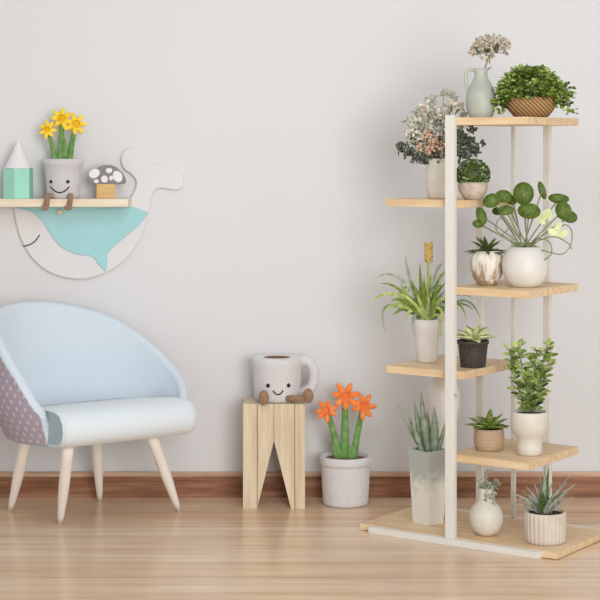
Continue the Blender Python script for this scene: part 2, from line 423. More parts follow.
def mug():
    D = sp.y+.070; s = D/F
    base = Vector(((276.8-300)*s, D, sp.z))
    t = thing('plush_mug', base, 'large grey smiling plush mug with brown feet sitting on the pine stool', 'plush mug')
    def rad(z):   # in px
        return 22.2+ (z/48)*3.2
    prof = [(0, 0), (18, 0), (21, 1), (22.5, 4)]+[(rad(z)*1.0, z) for z in (10, 18, 26, 34)]+[(25.6, 39), (25, 42), (23.8, 43.6), (21.5, 44), (17, 43.9), (13.6, 43.6), (12.8, 42.6), (0, 42.4)]
    MB().lathe(prof, 48).scale(s).build('body', M['plushw'], t)
    MB().lathe([(0, 43.6), (8, 43.6), (12.4, 43.4), (13.2, 43.2)], 40).scale(s).build('coffee_top', M['soilb'], t)
    hp = bez((22, 2, 40), (42, 2, 42), (36.5, 0, 18), 12); hp = [Vector((20, 2, 36))]+hp[1:]+[Vector((30, 0, 8)), Vector((21, 0, 5))]
    hp = spline([tuple(p) for p in [Vector((22, 1, 38)), Vector((29, 1, 40)), Vector((35.5, 1, 34)), Vector((37.5, 1, 24)), Vector((34, 1, 12)), Vector((22, 1, 6))]], 5, False)
    MB().tube(hp, [5.2]*len(hp), 14).scale(s).build('handle', M['plushw'], t)
    surf = lambda x, z: -math.sqrt(max(0, rad(z)**2-x*x))
    for ex in (-8.5, 11.5):
        MB().ball((ex, surf(ex, 18)-.1, 18), (2.1, 1.3, 2.1)).scale(s).build('eye', M['black'], t)
    m = MB(); smile(m, 1.2, 13.2, 5, 4, lambda x, z: surf(x, z)-.2, .75); m.scale(s).build('mouth', M['cord'], t)
    lm = MB().tube([(-12, -17, 5.5), (-12.5, -26, 5.8), (-12.5, -30, 6)], [3.6, 3.8, 3.9], 12).scale(s).build('leg', M['plushb'], t)
    MB().ball((-12.6, -30, 7.2), (5.2, 4.0, 7.6), 16, 10).scale(s).build('foot', M['plushb'], lm)
    lm = MB().tube([(10, -19, 5), (18, -23, 5.2), (27, -24, 6)], [3.2, 3.5, 3.9], 12).scale(s).build('leg', M['plushb'], t)
    MB().ball((31, -24, 8), (5.4, 5.2, 7.6), 16, 10).scale(s).build('foot', M['plushb'], lm)
mug()

# ------------------------------------------------------------------ felt flowers
def felt_flower(parent, c, r, s, mp, mc, n=6, tilt=(0, -1, .15), seed=0):
    """star flower of fat felt petals around a corona, px units"""
    rnd = random.Random(seed); nrm = Vector(tilt).normalized(); q = nrm.to_track_quat('Z', 'Y').to_matrix(); c = Vector(c)
    mb = MB(); ph = rnd.random()*6
    for k in range(n):
        a = ph+2*math.pi*k/n+rnd.uniform(-.12, .12); d = q @ Vector((math.cos(a), math.sin(a), rnd.uniform(-.05, .25)))
        L = r*rnd.uniform(.9, 1.08)
        mb.tube([c, c+d*L*.35, c+d*L*.65, c+d*L*.88, c+d*L], [r*.12, r*.23, r*.22, r*.15, r*.05], 8)
    fl = mb.scale(s).build('flower', mp, parent)
    co = MB(); e = q @ Vector((0, 0, 1))
    co.tube([c, c+e*r*.25, c+e*r*.42], [r*.22, r*.27, r*.33], 12, cap=False)
    co.tube([c, c+e*r*.3], [r*.15, r*.17], 8)
    co.scale(s).build('corona', mc, fl)
def orange_pot():
    p = floor_at(345.5, 504); D = p.y; s = D/F
    t = thing('flower_pot', (p.x, p.y, 0), 'light grey plush pot with three orange felt star flowers on the floor', 'flower pot')
    prof = [(0, 0), (20, 0), (22, 1), (22.6, 3), (23.6, 20), (24.3, 40), (24.4, 42), (25.6, 42.6), (26, 44), (26, 49), (25.2, 50.8), (23.6, 51), (22.8, 49.5), (22.4, 46), (0, 45.5)]
    MB().lathe([(a, b*.955) for a, b in prof], 48).scale(s).build('pot', M['plushw'], t)
    MB().lathe([(0, 46.6), (12, 46.2), (20, 45.8), (22.7, 45)], 40).scale(s).build('soil', M['soilb'], t)
    for (hx, hz, bx, r, w_) in ((-18.8, 94, -6.5, 12, 3.3), (-.2, 108, -1, 14.5, 4), (18, 99, 8, 13.5, 3.3)):
        MB().tube(bez((bx, -2, 46), (bx+(hx-bx)*.3, -2, 70), (hx, -3, hz), 8), [w_*1.35, w_*1.25, w_*1.15, w_*1.05, w_, w_*.95, w_*.85, w_*.8, w_*.7], 10).scale(s).build('stem', M['stemg'], t)
        felt_flower(t, (hx, -6, hz), r, s, M['orange'], M['orange'], 7 if r > 11 else 6, (hx*.01, -1, .25), int(hx)+50)
    for bx, dx in ((-11, -4), (2, 3), (4, 6)):
        MB().tube([(bx+3, -5, 46), (bx+dx*.3+2, -6, 53), (bx+dx*.5, -5, 60)], [3.6, 2.6, .8], 10).scale(s).build('leaf', M['stemg'], t)
orange_pot()

# ------------------------------------------------------------------ whale shelf
WS = FLOORW/F
def wp(x, y): return ((x/3-300)*WS, EYE-(90+y/3-HOR)*WS)        # point of the wall seen at 3x zoom coordinates
def whale_shelf():
    t = thing('whale_wall_shelf', (-.79, FLOORW, EYE-.1725), 'white and aqua whale shaped wall board with a pale wooden shelf', 'wall shelf', face=False)
    o0 = t.location
    def loc(pts): return [(a-o0.x, b-o0.z) for a, b in pts]
    outl = [(45, 338), (45, 365), (50, 400), (68, 455), (105, 512), (160, 551), (240, 567), (315, 550), (380, 505), (425, 440), (446, 375), (456, 325), (470, 297), (500, 296), (532, 300), (549, 288), (551, 260), (538, 236), (510, 220), (480, 218), (457, 219), (448, 198), (425, 178), (398, 172), (374, 182), (364, 208), (372, 236), (396, 254), (410, 277), (403, 303), (388, 330), (380, 338)]
    poly = loc([wp(*p) for p in [tuple(q) for q in spline(outl[1:31], 5, False)]]+[wp(380, 338), wp(45, 338)])
    MB().extrude(poly, -.017, 0, .004).build('whale_board', M['whale'], t, smooth=False)
    te = [(50, 350), (62, 358), (100, 366), (130, 392), (155, 432), (185, 468), (230, 490), (278, 498), (300, 524), (318, 543), (323, 520), (327, 485), (370, 446), (420, 402), (446, 368), (425, 358), (400, 350)]
    a = [tuple(q) for q in spline(te[:10], 5, False)]+[tuple(q) for q in spline(te[9:15], 5, False)][1:]+te[15:]
    MB().extrude(loc([wp(*p) for p in a]), -.024, -.017, .0015).build('aqua_body', M['teal'], t, smooth=False)
    ey = [wp(*p) for p in [tuple(q) for q in spline([(72, 468), (92, 463), (108, 452), (121, 434)], 5, False)]]
    MB().tube([(x-o0.x, -.0175, z-o0.z) for x, z in ey], .0022, 6).build('eye', M['ink'], t)
    # shelf: front edge y 199..207, right end x 128
    D = FLOORW-.14; s = D/F; zt = EYE-(199-HOR)*s; zb_ = EYE-(207-HOR)*s
    xr = (128-300)*s-o0.x; xl = (-40-300)*s-o0.x
    MB().box(xl, xr, -.14, -.0172, zb_-o0.z, zt-o0.z).build('shelf_board', M['shelf_pale'], t, smooth=False, bevel=.002)
    px, pz = wp(183, 366); MB().ball((px-o0.x, -.03, pz-o0.z), (.010, .007, .010), 14, 8).build('peg', M['shelf_pale'], t)
    return zt
zs = whale_shelf()
def shelf_spot(px, d=.07):
    D = FLOORW-d; return Vector(((px-300)*D/F, D, zs))
def pencil():
    p = shelf_spot(18.3, .075); s = p.y/F
    t = thing('pencil_ornament', p, 'mint green hexagonal pencil shaped block with a white pointed tip', 'ornament')
    t.rotation_euler[2] += R(0)
    h = 30
    mod = None
    b = MB().lathe([(0, 0), (15.2, 0), (15.2, h), (14.6, h+.4), (0, h+.4)], 6, phase=R(-105)).scale(s); b.build('body', M['mint'], t, smooth=False, bevel=.0006)
    # the painted body rises in scallops into the cone
    m = MB().lathe([(14.2, h+.2), (12.6, h+3.5), (10, h+9), (7, h+15.2), (3.8, h+21.6), (1, h+27), (0, h+28)], 36).scale(s)
    m.build('tip', M['mintw'], t)
pencil()
def daffodil_pot():
    p = shelf_spot(63.5, .068); s = p.y/F
    t = thing('daffodil_pot', p, 'grey smiling plush pot of yellow felt daffodils with dangling brown legs', 'flower pot')
    def rad(z): return 16.2+z/40*3.6
    prof = [(0, 0), (14.5, 0), (16.2, 1.2), (rad(6), 6), (rad(18), 18), (rad(32), 32), (19.6, 32.8), (20.4, 34), (20.4, 38), (19.6, 39.6), (18.2, 39.6), (17.6, 38), (17.3, 35), (0, 34.8)]
    MB().lathe(prof, 44).scale(s).build('pot', M['plush'], t)
    MB().lathe([(0, 37), (10, 36.8), (17.6, 36)], 36).scale(s).build('soil', M['soilb'], t)
    surf = lambda x, z: -math.sqrt(max(0, rad(z)**2-x*x))
    for ex in (-12, 4.2):
        MB().ball((ex, surf(ex, 17)-.1, 17), (1.9, 1.2, 1.8)).scale(s).build('eye', M['black'], t)
    m = MB(); smile(m, -3.6, 12.2, 9.3, 6, lambda x, z: surf(x, z)-.15, .7); m.scale(s).build('mouth', M['cord'], t)
    for lx in (-15.5, 7):
        fx = lx-2.5
        l = MB().tube([(lx*.7, -12, 3.2), (lx, -17.5, 3.4), (lx, -21.8, 2.6), (lx-.5, -23.6, -2), (fx+1, -23.8, -7)], [2.6, 2.7, 2.8, 2.7, 3], 10).scale(s).build('leg', M['plushb'], t)
        MB().ball((fx, -25, -8.6), (4.2, 3.4, 2.8), 14, 8).scale(s).build('foot', M['plushb'], l)
    for (hx, hz, bx, r, w_) in ((-15.5, 68.5, -8, 9.5, 2.6), (-1.5, 79.5, -2.5, 11.5, 3.3), (12, 74, 5.5, 11.5, 2.8)):
        MB().tube(bez((bx, 0, 35), (bx+(hx-bx)*.4, -1, 55), (hx, -2, hz), 8), [w_*1.3, w_*1.25, w_*1.15, w_*1.05, w_, w_*.95, w_*.85, w_*.8, w_*.7], 10).scale(s).build('stem', M['stemg'], t)
        felt_flower(t, (hx, -4, hz), r, s, M['yellow'], M['yellowd'], 7, (hx*.015, -1, .2), int(hx)+90)
    MB().tube([(1, -3, 35), (1.5, -4, 48), (1, -4, 60)], [3.4, 2.8, .8], 10).scale(s).build('leaf', M['stemg'], t)
daffodil_pot()
def mushroom():
    p = shelf_spot(106.5, .075); s = p.y/F
    t = thing('mushroom_ornament', p, 'flat wooden mushroom toy with a white spotted grey cap', 'ornament')
    MB().box(-10*s, 8.5*s, -.011, .011, 0, 15*s).build('stem', M['toywood'], t, smooth=False, bevel=.0015)
    out = [(-19, 17), (-18, 22), (-13, 28), (-5, 32.5), (2, 33.5), (9, 31.5), (16, 25.5), (19.5, 18), (18.5, 14.6), (12, 14.6), (-12, 14.6), (-18, 14.8)]
    poly = [(a*s, b*s) for a, b in [tuple(q) for q in spline(out[:9], 5, False)]+out[9:]]
    cap = MB().extrude(poly, -.013, .013, .0015).build('cap', M['toygrey'], t, smooth=False)
    for (cx, cz, a, b, r) in ((-12, 25, 5.6, 4.4, 30), (2.5, 28, 3.3, 2.6, 0), (11, 22, 4.6, 6, 25), (-2, 19.5, 3.4, 3.6, 20), (4.6, 20.5, 1.9, 2.3, 0), (-10, 17.3, 2.4, 1.9, 0)):
        pl = []
        for k in range(20):
            an = 2*math.pi*k/20; x, z = a*math.cos(an), b*math.sin(an); ca, sa = math.cos(R(r)), math.sin(R(r))
            pl.append(((cx+x*ca-z*sa)*s, (cz+x*sa+z*ca)*s))
        MB().extrude(pl, -.0142, -.013, .0003).build('spot', M['mintw'], cap, smooth=False)
mushroom()

# ------------------------------------------------------------------ plant stand
O = Vector((.457, 5.15, 0)); U = Vector((math.cos(R(55)), math.sin(R(55)), 0)); V = Vector((math.cos(R(145)), math.sin(R(145)), 0))
ZA, ZB, ZC, ZD, ZE, ZF = 1.295, 1.0445, .781, .5257, .2735, .021
stand = thing('plant_stand', O, 'tall white metal plant stand with six staggered oak shelves', 'plant stand', face=False, rz=R(55))
# local axes: x runs along U (to the back right), y along V (to the left)
def slab(a0, a1, b0, b1, zt, th=.023, name='shelf'):
    return MB().box(b0, b1, a0, a1, zt-th, zt)
M['shelf_y'] = wood('oak_shelf_long', '#d6b387', '#e8d0a9', '#dfc198', 1.0, .42, 'Y')
for a0, a1, zt in ((-.2546, .012, ZA), (-.0385, .239, ZB), (-.2546, .012, ZC), (-.0385, .239, ZD), (-.2546, .012, ZE)):
    slab(a0, a1, .0125, .352, zt).build('shelf', M['shelf_y'], stand, smooth=False, bevel=.001)
slab(-.349, .335, .010, .362, ZF, .019).build('base_shelf', M['shelf_y'], stand, smooth=False, bevel=.001)
def post(a, b, z1, k=1.0, name='post'):
    return MB().box(b-.011*k, b+.011*k, a-.0145*k, a+.0145*k, 0.02, z1).build(name, M['metal'], stand, smooth=False, bevel=.0015)
pf = post(0, 0, 1.302); MB().ball((.0, -.0165, .455), (.005, .005, .005)).build('bolt', M['metald'], pf)
for a, z1, k in ((.105, ZB-.021, .8), (-.018, ZA-.021, .5), (-.137, ZA-.021, .8)): post(a, .3635+.011*k, z1, k)
MB().box(-.012, .0115, -.302, .29, 0, .02).build('foot_rail', M['metal'], stand, smooth=False, bevel=.0015)
MB().box(.3635, .386, -.29, .29, 0, .02).build('foot_rail', M['metal'], stand, smooth=False, bevel=.0015)

def on(px, b, z):
    """point on a shelf: pixel column px, distance b behind the front edge"""
    q = O+U*b; k = (px-300)/F
    a = (q.x-k*q.y)/(k*V.y-V.x)
    p = q+V*a; return Vector((p.x, p.y, z))
def pot(name, px, b, z, label, cat='potted plant'):
    p = on(px, b, z+.0004); return thing(name, p, label, cat), p.y/F
def lathe_part(t, s, prof, m, name='pot', n=40, mod=None, phase=0, smooth=True, bevel=0):
    return MB().lathe(prof, n, mod, phase).scale(s).build(name, m, t, smooth=smooth, bevel=bevel)
def soil(t, s, r, z): return MB().lathe([(0, z+.8), (r*.6, z+.5), (r, z)], 30).scale(s).build('soil', M['soil'], t)
def rot_dir(rnd, up=.3):
    a = rnd.uniform(0, 2*math.pi); return Vector((math.cos(a), math.sin(a), up))

# 1 sage pitcher with a dried allium (top shelf)
t, s = pot('pitcher', 481, .12, ZA, 'sage green ceramic pitcher with a looped handle on the top shelf', 'pitcher')
lathe_part(t, s, [(0, 0), (10, 0), (11.5, 1), (14.2, 8), (15.2, 15), (14.6, 23), (12, 31), (8.6, 37), (6.6, 41), (6.4, 45), (7.6, 49), (6.8, 49.3), (5.6, 45), (5.6, 41), (7.5, 37), (0, 30)], M['sage'], 'body')
MB().tube(spline([(-5.5, 0, 46), (-10, 0, 48.5), (-14.6, 0, 45), (-15.3, 0, 37), (-13.6, 0, 29), (-13, 0, 25)], 5, False), 1.6, 8).scale(s).build('handle', M['sage'], t)
MB().blade([(5, 0, 44), (7.5, 0, 48), (11, 0, 50.5)], [7, 7, 3], (-.5, 0, 1), .6).scale(s).build('spout', M['sage'], t)
p = on(481, .12, ZA+.002); t = thing('dried_flower', p+Vector((0, 0, .1)), 'pale dried allium flower head standing in the sage pitcher', 'dried flower')
rnd = random.Random(4); z0 = .1/s
MB().tube(bez((1, 0, 34-z0), (3, 0, 50-z0), (10, 0, 66-z0), 6), .8, 6).scale(s).build('stem', M['stem'], t)
h = MB(); fl = MB(); c = Vector((9, 0, 62-z0))
for k in range(120):
    d = Vector((rnd.gauss(0, 1), rnd.gauss(0, 1), rnd.gauss(.55, .75))).normalized()
    if d.z < -.25: d.z = abs(d.z)
    L = rnd.uniform(15, 21); e = c+Vector((d.x*L*1.05, d.y*L, d.z*L*.82+4)); h.tube([c+Vector((0, 0, 3)), e], .22, 3, cap=False)
    for j in range(7):
        dd = Vector((rnd.gauss(0, 1), rnd.gauss(0, 1), rnd.gauss(.2, 1))).normalized(); fl.leaflet(e, dd, rot_dir(rnd), rnd.uniform(2.6, 4.2), 2.2)
for k in range(14):
    e = c+Vector((rnd.uniform(-9, 4), rnd.uniform(-4, 4), rnd.uniform(-6, 2)))
    for j in range(5): fl.leaflet(e, Vector((rnd.gauss(0, 1), rnd.gauss(0, 1), rnd.gauss(0, 1))), rot_dir(rnd), 3.2, 1.8)
h.scale(s).build('flower_stalks', M['stem'], t); fl.scale(s).build('florets', M['allium'], t)

# 2 woven bowl with trailing plant (top shelf)
t, s = pot('potted_plant', 531, .17, ZA, 'woven bowl overflowing with small bright green trailing leaves, top shelf')
lathe_part(t, s, [(0, 0), (15, 0), (17.5, 1.2), (22.5, 7), (25.3, 14), (26, 20), (24.8, 20.6), (24, 15), (0, 13)], M['weave'], 'bowl')
soil(t, s, 24.6, 17)
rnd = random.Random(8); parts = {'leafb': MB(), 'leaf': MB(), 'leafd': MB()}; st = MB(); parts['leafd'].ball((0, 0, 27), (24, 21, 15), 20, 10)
for k in range(1700):
    a = rnd.uniform(0, 2*math.pi); q = rnd.random()**.5; el = rnd.uniform(-.35, 1)
    rr = (32 if el < .2 else 31)*math.cos(max(el, 0)*1.4)*rnd.uniform(.7, 1.08)
    z = 22+27*math.sin(max(el, 0)*1.5)*rnd.uniform(.75, 1.05)+(el*26 if el < 0 else 0)
    if math.sin(a) < -.2 and z < 21 and abs(math.cos(a)) < .8: z = rnd.uniform(19, 28)
    c = Vector((rr*math.cos(a)*1.02, rr*math.sin(a)*.85, z)); d = Vector((math.cos(a)+rnd.gauss(0, .5), math.sin(a)+rnd.gauss(0, .5), rnd.gauss(.1, .5)))
    key = rnd.choices(['leafb', 'leaf', 'leafd'], [.35, .45, .2])[0]
    parts[key].leaflet(c, d, (rnd.gauss(0, .5), -.6, 1), rnd.uniform(4.6, 7.2), rnd.uniform(3.6, 5.4))
for (x, z, y) in ((39, 18, -4), (41, 10, -3), (36, 8, -6), (40, 24, 3), (-31, 10, -6), (-33, 18, -4), (34, 30, 0), (38, 28, 2)):
    for j in range(9):
        parts[rnd.choice(['leaf', 'leafd', 'leafb'])].leaflet((x+rnd.gauss(0, 2), y+rnd.gauss(0, 2), z+rnd.gauss(0, 3)), (rnd.gauss(0, 1), rnd.gauss(0, 1), -.3), (0, -1, .6), 5.2, 4)
for k in range(26):
    a = 2*math.pi*k/26; st.tube(bez((rnd.uniform(-10, 10), rnd.uniform(-8, 8), 17), (20*math.cos(a), 17*math.sin(a), 40), (33*math.cos(a), 27*math.sin(a), 22), 6), .4, 4)
st.scale(s).build('stems', M['stem'], t)
for k, mb in parts.items(): mb.scale(s).build('foliage', M[k], t)

# 3 cream vase with dried bouquet (second shelf)
t, s = pot('vase', 438, .12, ZB, 'tall cream cylinder vase on the second shelf behind the post', 'vase')
lathe_part(t, s, [(0, 0), (9.5, 0), (10.6, 1), (12, 9), (12.6, 18), (12.2, 28), (11, 36), (10.3, 40), (9.3, 40), (9.6, 34), (10.5, 20), (0, 3)], M['cream'], 'body')
p = on(438, .12, ZB); t = thing('dried_bouquet', p+Vector((0, 0, .06)), 'wide dried bouquet of cream, peach and dark foliage in the cream vase', 'dried flowers')
rnd = random.Random(15); z0 = .06/s; st = MB(); G = {k: MB() for k in ('dryd', 'dryg', 'dryw', 'dryp')}
def cluster(key, x, z, rad, n, L, W):
    for j in range(n):
        q = Vector((rnd.gauss(0, 1), rnd.gauss(0, 1), rnd.gauss(0, 1))).normalized()*rad*rnd.random()**.6
        c = Vector((x, rnd.uniform(-10, 10)*(1-abs(x)/70), z-z0))+q
        G[key].leaflet(c, (rnd.gauss(0, 1), rnd.gauss(0, .8), rnd.gauss(.2, 1)), (rnd.gauss(0, .6), -1, .4), L*rnd.uniform(.7, 1.2), W*rnd.uniform(.7, 1.2))
def sprig(x, z, bx=0):
    st.tube(bez((bx, 0, 20-z0), (x*.3, 0, 52-z0), (x, rnd.uniform(-6, 6), z-z0), 6), .45, 4)
spots = [('dryd', -38, 52, 4, 12), ('dryd', -30, 48, 5, 22), ('dryd', -22, 42, 5, 24), ('dryd', -14, 40, 5, 26), ('dryd', -22, 58, 5, 12), ('dryd', 22, 62, 7, 30), ('dryd', 30, 55, 7, 36), ('dryd', 36, 48, 6, 30),
         ('dryd', 24, 44, 7, 36), ('dryd', 14, 50, 7, 26), ('dryd', 0, 42, 7, 30), ('dryd', 45, 56, 2.5, 5), ('dryd', 34, 68, 4, 12), ('dryd', 4, 58, 6, 16),
         ('dryg', -26, 62, 6, 26), ('dryg', -16, 72, 8, 36), ('dryg', -8, 84, 8, 30), ('dryg', -20, 86, 6, 16), ('dryg', 2, 76, 9, 44), ('dryg', 8, 88, 7, 26), ('dryg', -6, 98, 5, 14), ('dryg', 18, 74, 7, 30), ('dryg', 12, 64, 8, 36), ('dryg', 24, 84, 5, 14), ('dryg', 6, 106, 4, 10), ('dryg', 15, 102, 4, 12), ('dryg', -32, 76, 4, 9),
         ('dryw', -20, 80, 6, 26), ('dryw', -12, 92, 6, 22), ('dryw', -28, 68, 5, 18), ('dryw', 4, 84, 7, 30), ('dryw', 14, 94, 6, 26), ('dryw', -4, 70, 7, 26), ('dryw', 20, 92, 5, 20), ('dryw', -16, 60, 5, 16), ('dryw', 24, 74, 6, 18),
         ('dryp', -12, 64, 6, 32), ('dryp', -4, 56, 7, 44), ('dryp', 4, 50, 7, 36), ('dryp', -8, 48, 6, 30), ('dryp', 8, 60, 6, 30), ('dryp', -18, 52, 4, 16), ('dryp', -17, 87, 2.5, 8)]
for key, x, z, r_, n in spots:
    cluster(key, x, z, r_*1.15, int(n*1.9), 4.8 if key in ('dryd', 'dryg') else 4.2, 3.2 if key != 'dryg' else 2.5)
    if abs(x) > 6 or z > 70: sprig(x, z)
st.scale(s).build('stems', M['stem'], t)
for k, nm in (('dryd', 'dark_leaves'), ('dryg', 'grey_leaves'), ('dryw', 'cream_blossoms'), ('dryp', 'peach_blossoms')): G[k].scale(s).build(nm, M[k], t)

# 4 small round pot of dense green (second shelf)
t, s = pot('potted_plant', 473, .09, ZB, 'small taupe bowl pot with a dense round dark green plant, second shelf')
lathe_part(t, s, [(0, 0), (7.5, 0), (9, .8), (13, 6), (15, 12), (14.8, 17.5), (13.8, 17.5), (13.5, 14), (0, 12)], M['taupe'])
rnd = random.Random(21); G = {'leafd': MB(), 'leafv': MB(), 'aloe': MB()}
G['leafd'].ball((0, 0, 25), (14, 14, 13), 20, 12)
for k in range(800):
    d = Vector((rnd.gauss(0, 1), rnd.gauss(0, 1), rnd.gauss(.1, 1))).normalized()
    if d.z < -.55: continue
    c = Vector((0, 0, 25))+Vector((d.x*15, d.y*15, d.z*14)); G[rnd.choices(['leafd', 'leafv', 'aloe'], [.6, .15, .25])[0]].leaflet(c, d+Vector((rnd.gauss(0, .6), rnd.gauss(0, .6), .2)), rot_dir(rnd), 3.2, 2.2)
for k, mb in G.items(): mb.scale(s).build('foliage', M[k], t)

def rosette(mb, n, L, W, z, tilt, rnd, thick=.2, c=(0, 0), curl=.3, jit=.15):
    for k in range(n):
        a = 2*math.pi*k/n+rnd.uniform(-jit, jit); ti = tilt+rnd.uniform(-jit, jit); l = L*rnd.uniform(.85, 1.1)
        o = Vector((c[0], c[1], z)); h = Vector((math.cos(a), math.sin(a), 0))
        p1 = o+(h*math.cos(ti)+Vector((0, 0, math.sin(ti))))*l*.5
        p2 = o+(h*math.cos(ti-curl)+Vector((0, 0, math.sin(ti-curl))))*l
        nn = Vector((0, 0, 1))-h*.4
        mb.blade(bez(o, p1, p2, 6), [W*.5, W*.85, W, W, W*.8, W*.5, .1], nn, .3, thick)

# 5 textured pot with spiky plant (third shelf)
t, s = pot('potted_plant', 487, .13, ZC, 'streaked cream and brown round pot with a spiky green rosette, third shelf')
def tex5():
    m, n, L, b = node_mat('streaked_glaze', .5)
    tc = n.new('ShaderNodeTexCoord'); mp = n.new('ShaderNodeMapping'); mp.inputs['Scale'].default_value = (60, 60, 14); L.new(tc.outputs['Object'], mp.inputs[0])
    nz = n.new('ShaderNodeTexNoise'); nz.inputs['Scale'].default_value = 1.3; L.new(mp.outputs[0], nz.inputs['Vector'])
    sx = n.new('ShaderNodeSeparateXYZ'); L.new(tc.outputs['Object'], sx.inputs[0])
    ma = n.new('ShaderNodeMath'); ma.operation = 'MULTIPLY_ADD'; ma.inputs[1].default_value = 3.4; L.new(sx.outputs[2], ma.inputs[0]); L.new(nz.outputs[0], ma.inputs[2])
    rp = n.new('ShaderNodeValToRGB'); rp.color_ramp.elements[0].position = .52; rp.color_ramp.elements[1].position = .72
    rp.color_ramp.elements[0].color = lin('#a48a6e'); rp.color_ramp.elements[1].color = lin('#e3dccd'); L.new(ma.outputs[0], rp.inputs[0]); L.new(rp.outputs[0], b.inputs['Base Color'])
    return m
M['streak'] = tex5()
lathe_part(t, s, [(0, 0), (8.5, 0), (9.6, .8), (13.5, 7), (16.2, 15), (16.8, 22), (15.6, 29), (13.2, 34.5), (12, 34.5), (13.4, 28), (0, 27)], M['streak'], n=64, mod=lambda a, z: 1+.025*math.cos(a*12))
soil(t, s, 13, 31)
rnd = random.Random(31); mb = MB(); rosette(mb, 13, 23, 4.4, 32, .5, rnd, .15, curl=.45); rosette(mb, 11, 22, 4.2, 32, .95, rnd, .15, curl=.3); rosette(mb, 7, 18, 3.6, 32, 1.3, rnd, .15); rosette(mb, 12, 22, 3.4, 33, .25, rnd, .15)
mb.scale(s).build('foliage', M['leafd'], t)

# 6 white globe pot with pilea (third shelf)
t, s = pot('potted_plant', 525, .15, ZC, 'white globe pot with a round leaved plant on long looping stems, third shelf')
lathe_part(t, s, [(0, 0), (13, 0), (15, .6), (20, 6.5), (22.4, 14), (23, 20), (22.6, 27), (20, 34), (15.5, 39.5), (13.8, 40), (14.5, 37), (0, 35)], M['white'], n=48)
soil(t, s, 14.4, 37)
rnd = random.Random(5)
zz = lambda y: 287-y
for (x, y, a, b, r, yy) in ((492, 201, 9, 7, 20, -8), (504, 197, 8.5, 6.5, -10, 2), (523.5, 194, 10.5, 11.5, 0, 0), (506, 210.5, 8, 5, 0, -10), (529, 211, 11.5, 8, -5, -14), (542, 191, 3.6, 9.5, 18, 4), (558.5, 199, 10.5, 5, -5, 2), (563, 211, 8, 10, 25, -6), (569, 217, 8, 6, -15, -2), (482, 216, 5, 9, 20, -12), (479, 224, 6, 4.2, 0, -12), (497, 212, 5, 4, 0, 6), (512, 201, 5, 5, 0, 8)):
    c = Vector((x-525, yy, zz(y))); n = 18; vs = [c+Vector((0, .9, .3))]; ca, sa = math.cos(R(r)), math.sin(R(r))
    tl = rnd.uniform(-.45, .1)
    for k in range(n):
        an = 2*math.pi*k/n; u, v = a*math.cos(an), b*math.sin(an); wv = .5*math.cos(3*an+x)
        vs.append(c+Vector((u*ca-v*sa, -v*tl+wv, u*sa+v*ca)))
    vs2 = [v+Vector((0, .5, -.1)) for v in vs]; fs = [(0, 1+k, 1+(k+1) % n) for k in range(n)]
    fs += [(n+1, n+2+(k+1) % n, n+2+k) for k in range(n)]+[(1+k, n+2+k, n+2+(k+1) % n, 1+(k+1) % n) for k in range(n)]
    MB().add(vs+vs2, fs).scale(s).build('leaf', M['leafp'], t)
    MB().tube(bez((rnd.uniform(-4, 4), -2, 37), ((x-525)*.45, yy*.5+2, 37+(zz(y)-37)*.5), (x-525, yy+.9, zz(y)), 8), .75, 6).scale(s).build('stalk', M['stem'], t)
loops = [[(2, -6, 38), (8, -10, 28), (18, -12, 27), (26, -10, 34), (24, -8, 45), (14, -6, 48), (6, -4, 42)], [(4, -3, 39), (20, -8, 36), (36, -8, 33), (45, -6, 42), (46, -4, 56), (40, -2, 62), (33, 0, 58)], [(3, -2, 39), (16, -3, 47), (30, -4, 50), (42, -4, 44), (46, -5, 38)], [(-2, -3, 38), (-16, -6, 48), (-28, -6, 56), (-27, -5, 66), (-20, -4, 68), (-15, -3, 60), (-24, -3, 50)]]
for lp in loops: MB().tube(spline(lp, 5, False), .6, 6).scale(s).build('stalk', M['stem'], t)
mb = MB()
for (x, z, dx, dz) in ((18, 66, 3, 9), (24, 66, 0, 8), (20, 62, -4, 5), (28, 52, 8, 10), (30, 54, 4, 8), (32, 50, 8, 4), (22, 58, 6, -4)):
    mb.leaflet((x, -5, z), (dx, -1, dz), (0, -1, .3), 13, 7)
mb.scale(s).build('pale_leaves', M['palef'], t)
mb = MB(); rosette(mb, 9, 15, 5, 39, .5, rnd, .1); mb.scale(s).build('foliage', M['leafb'], t)

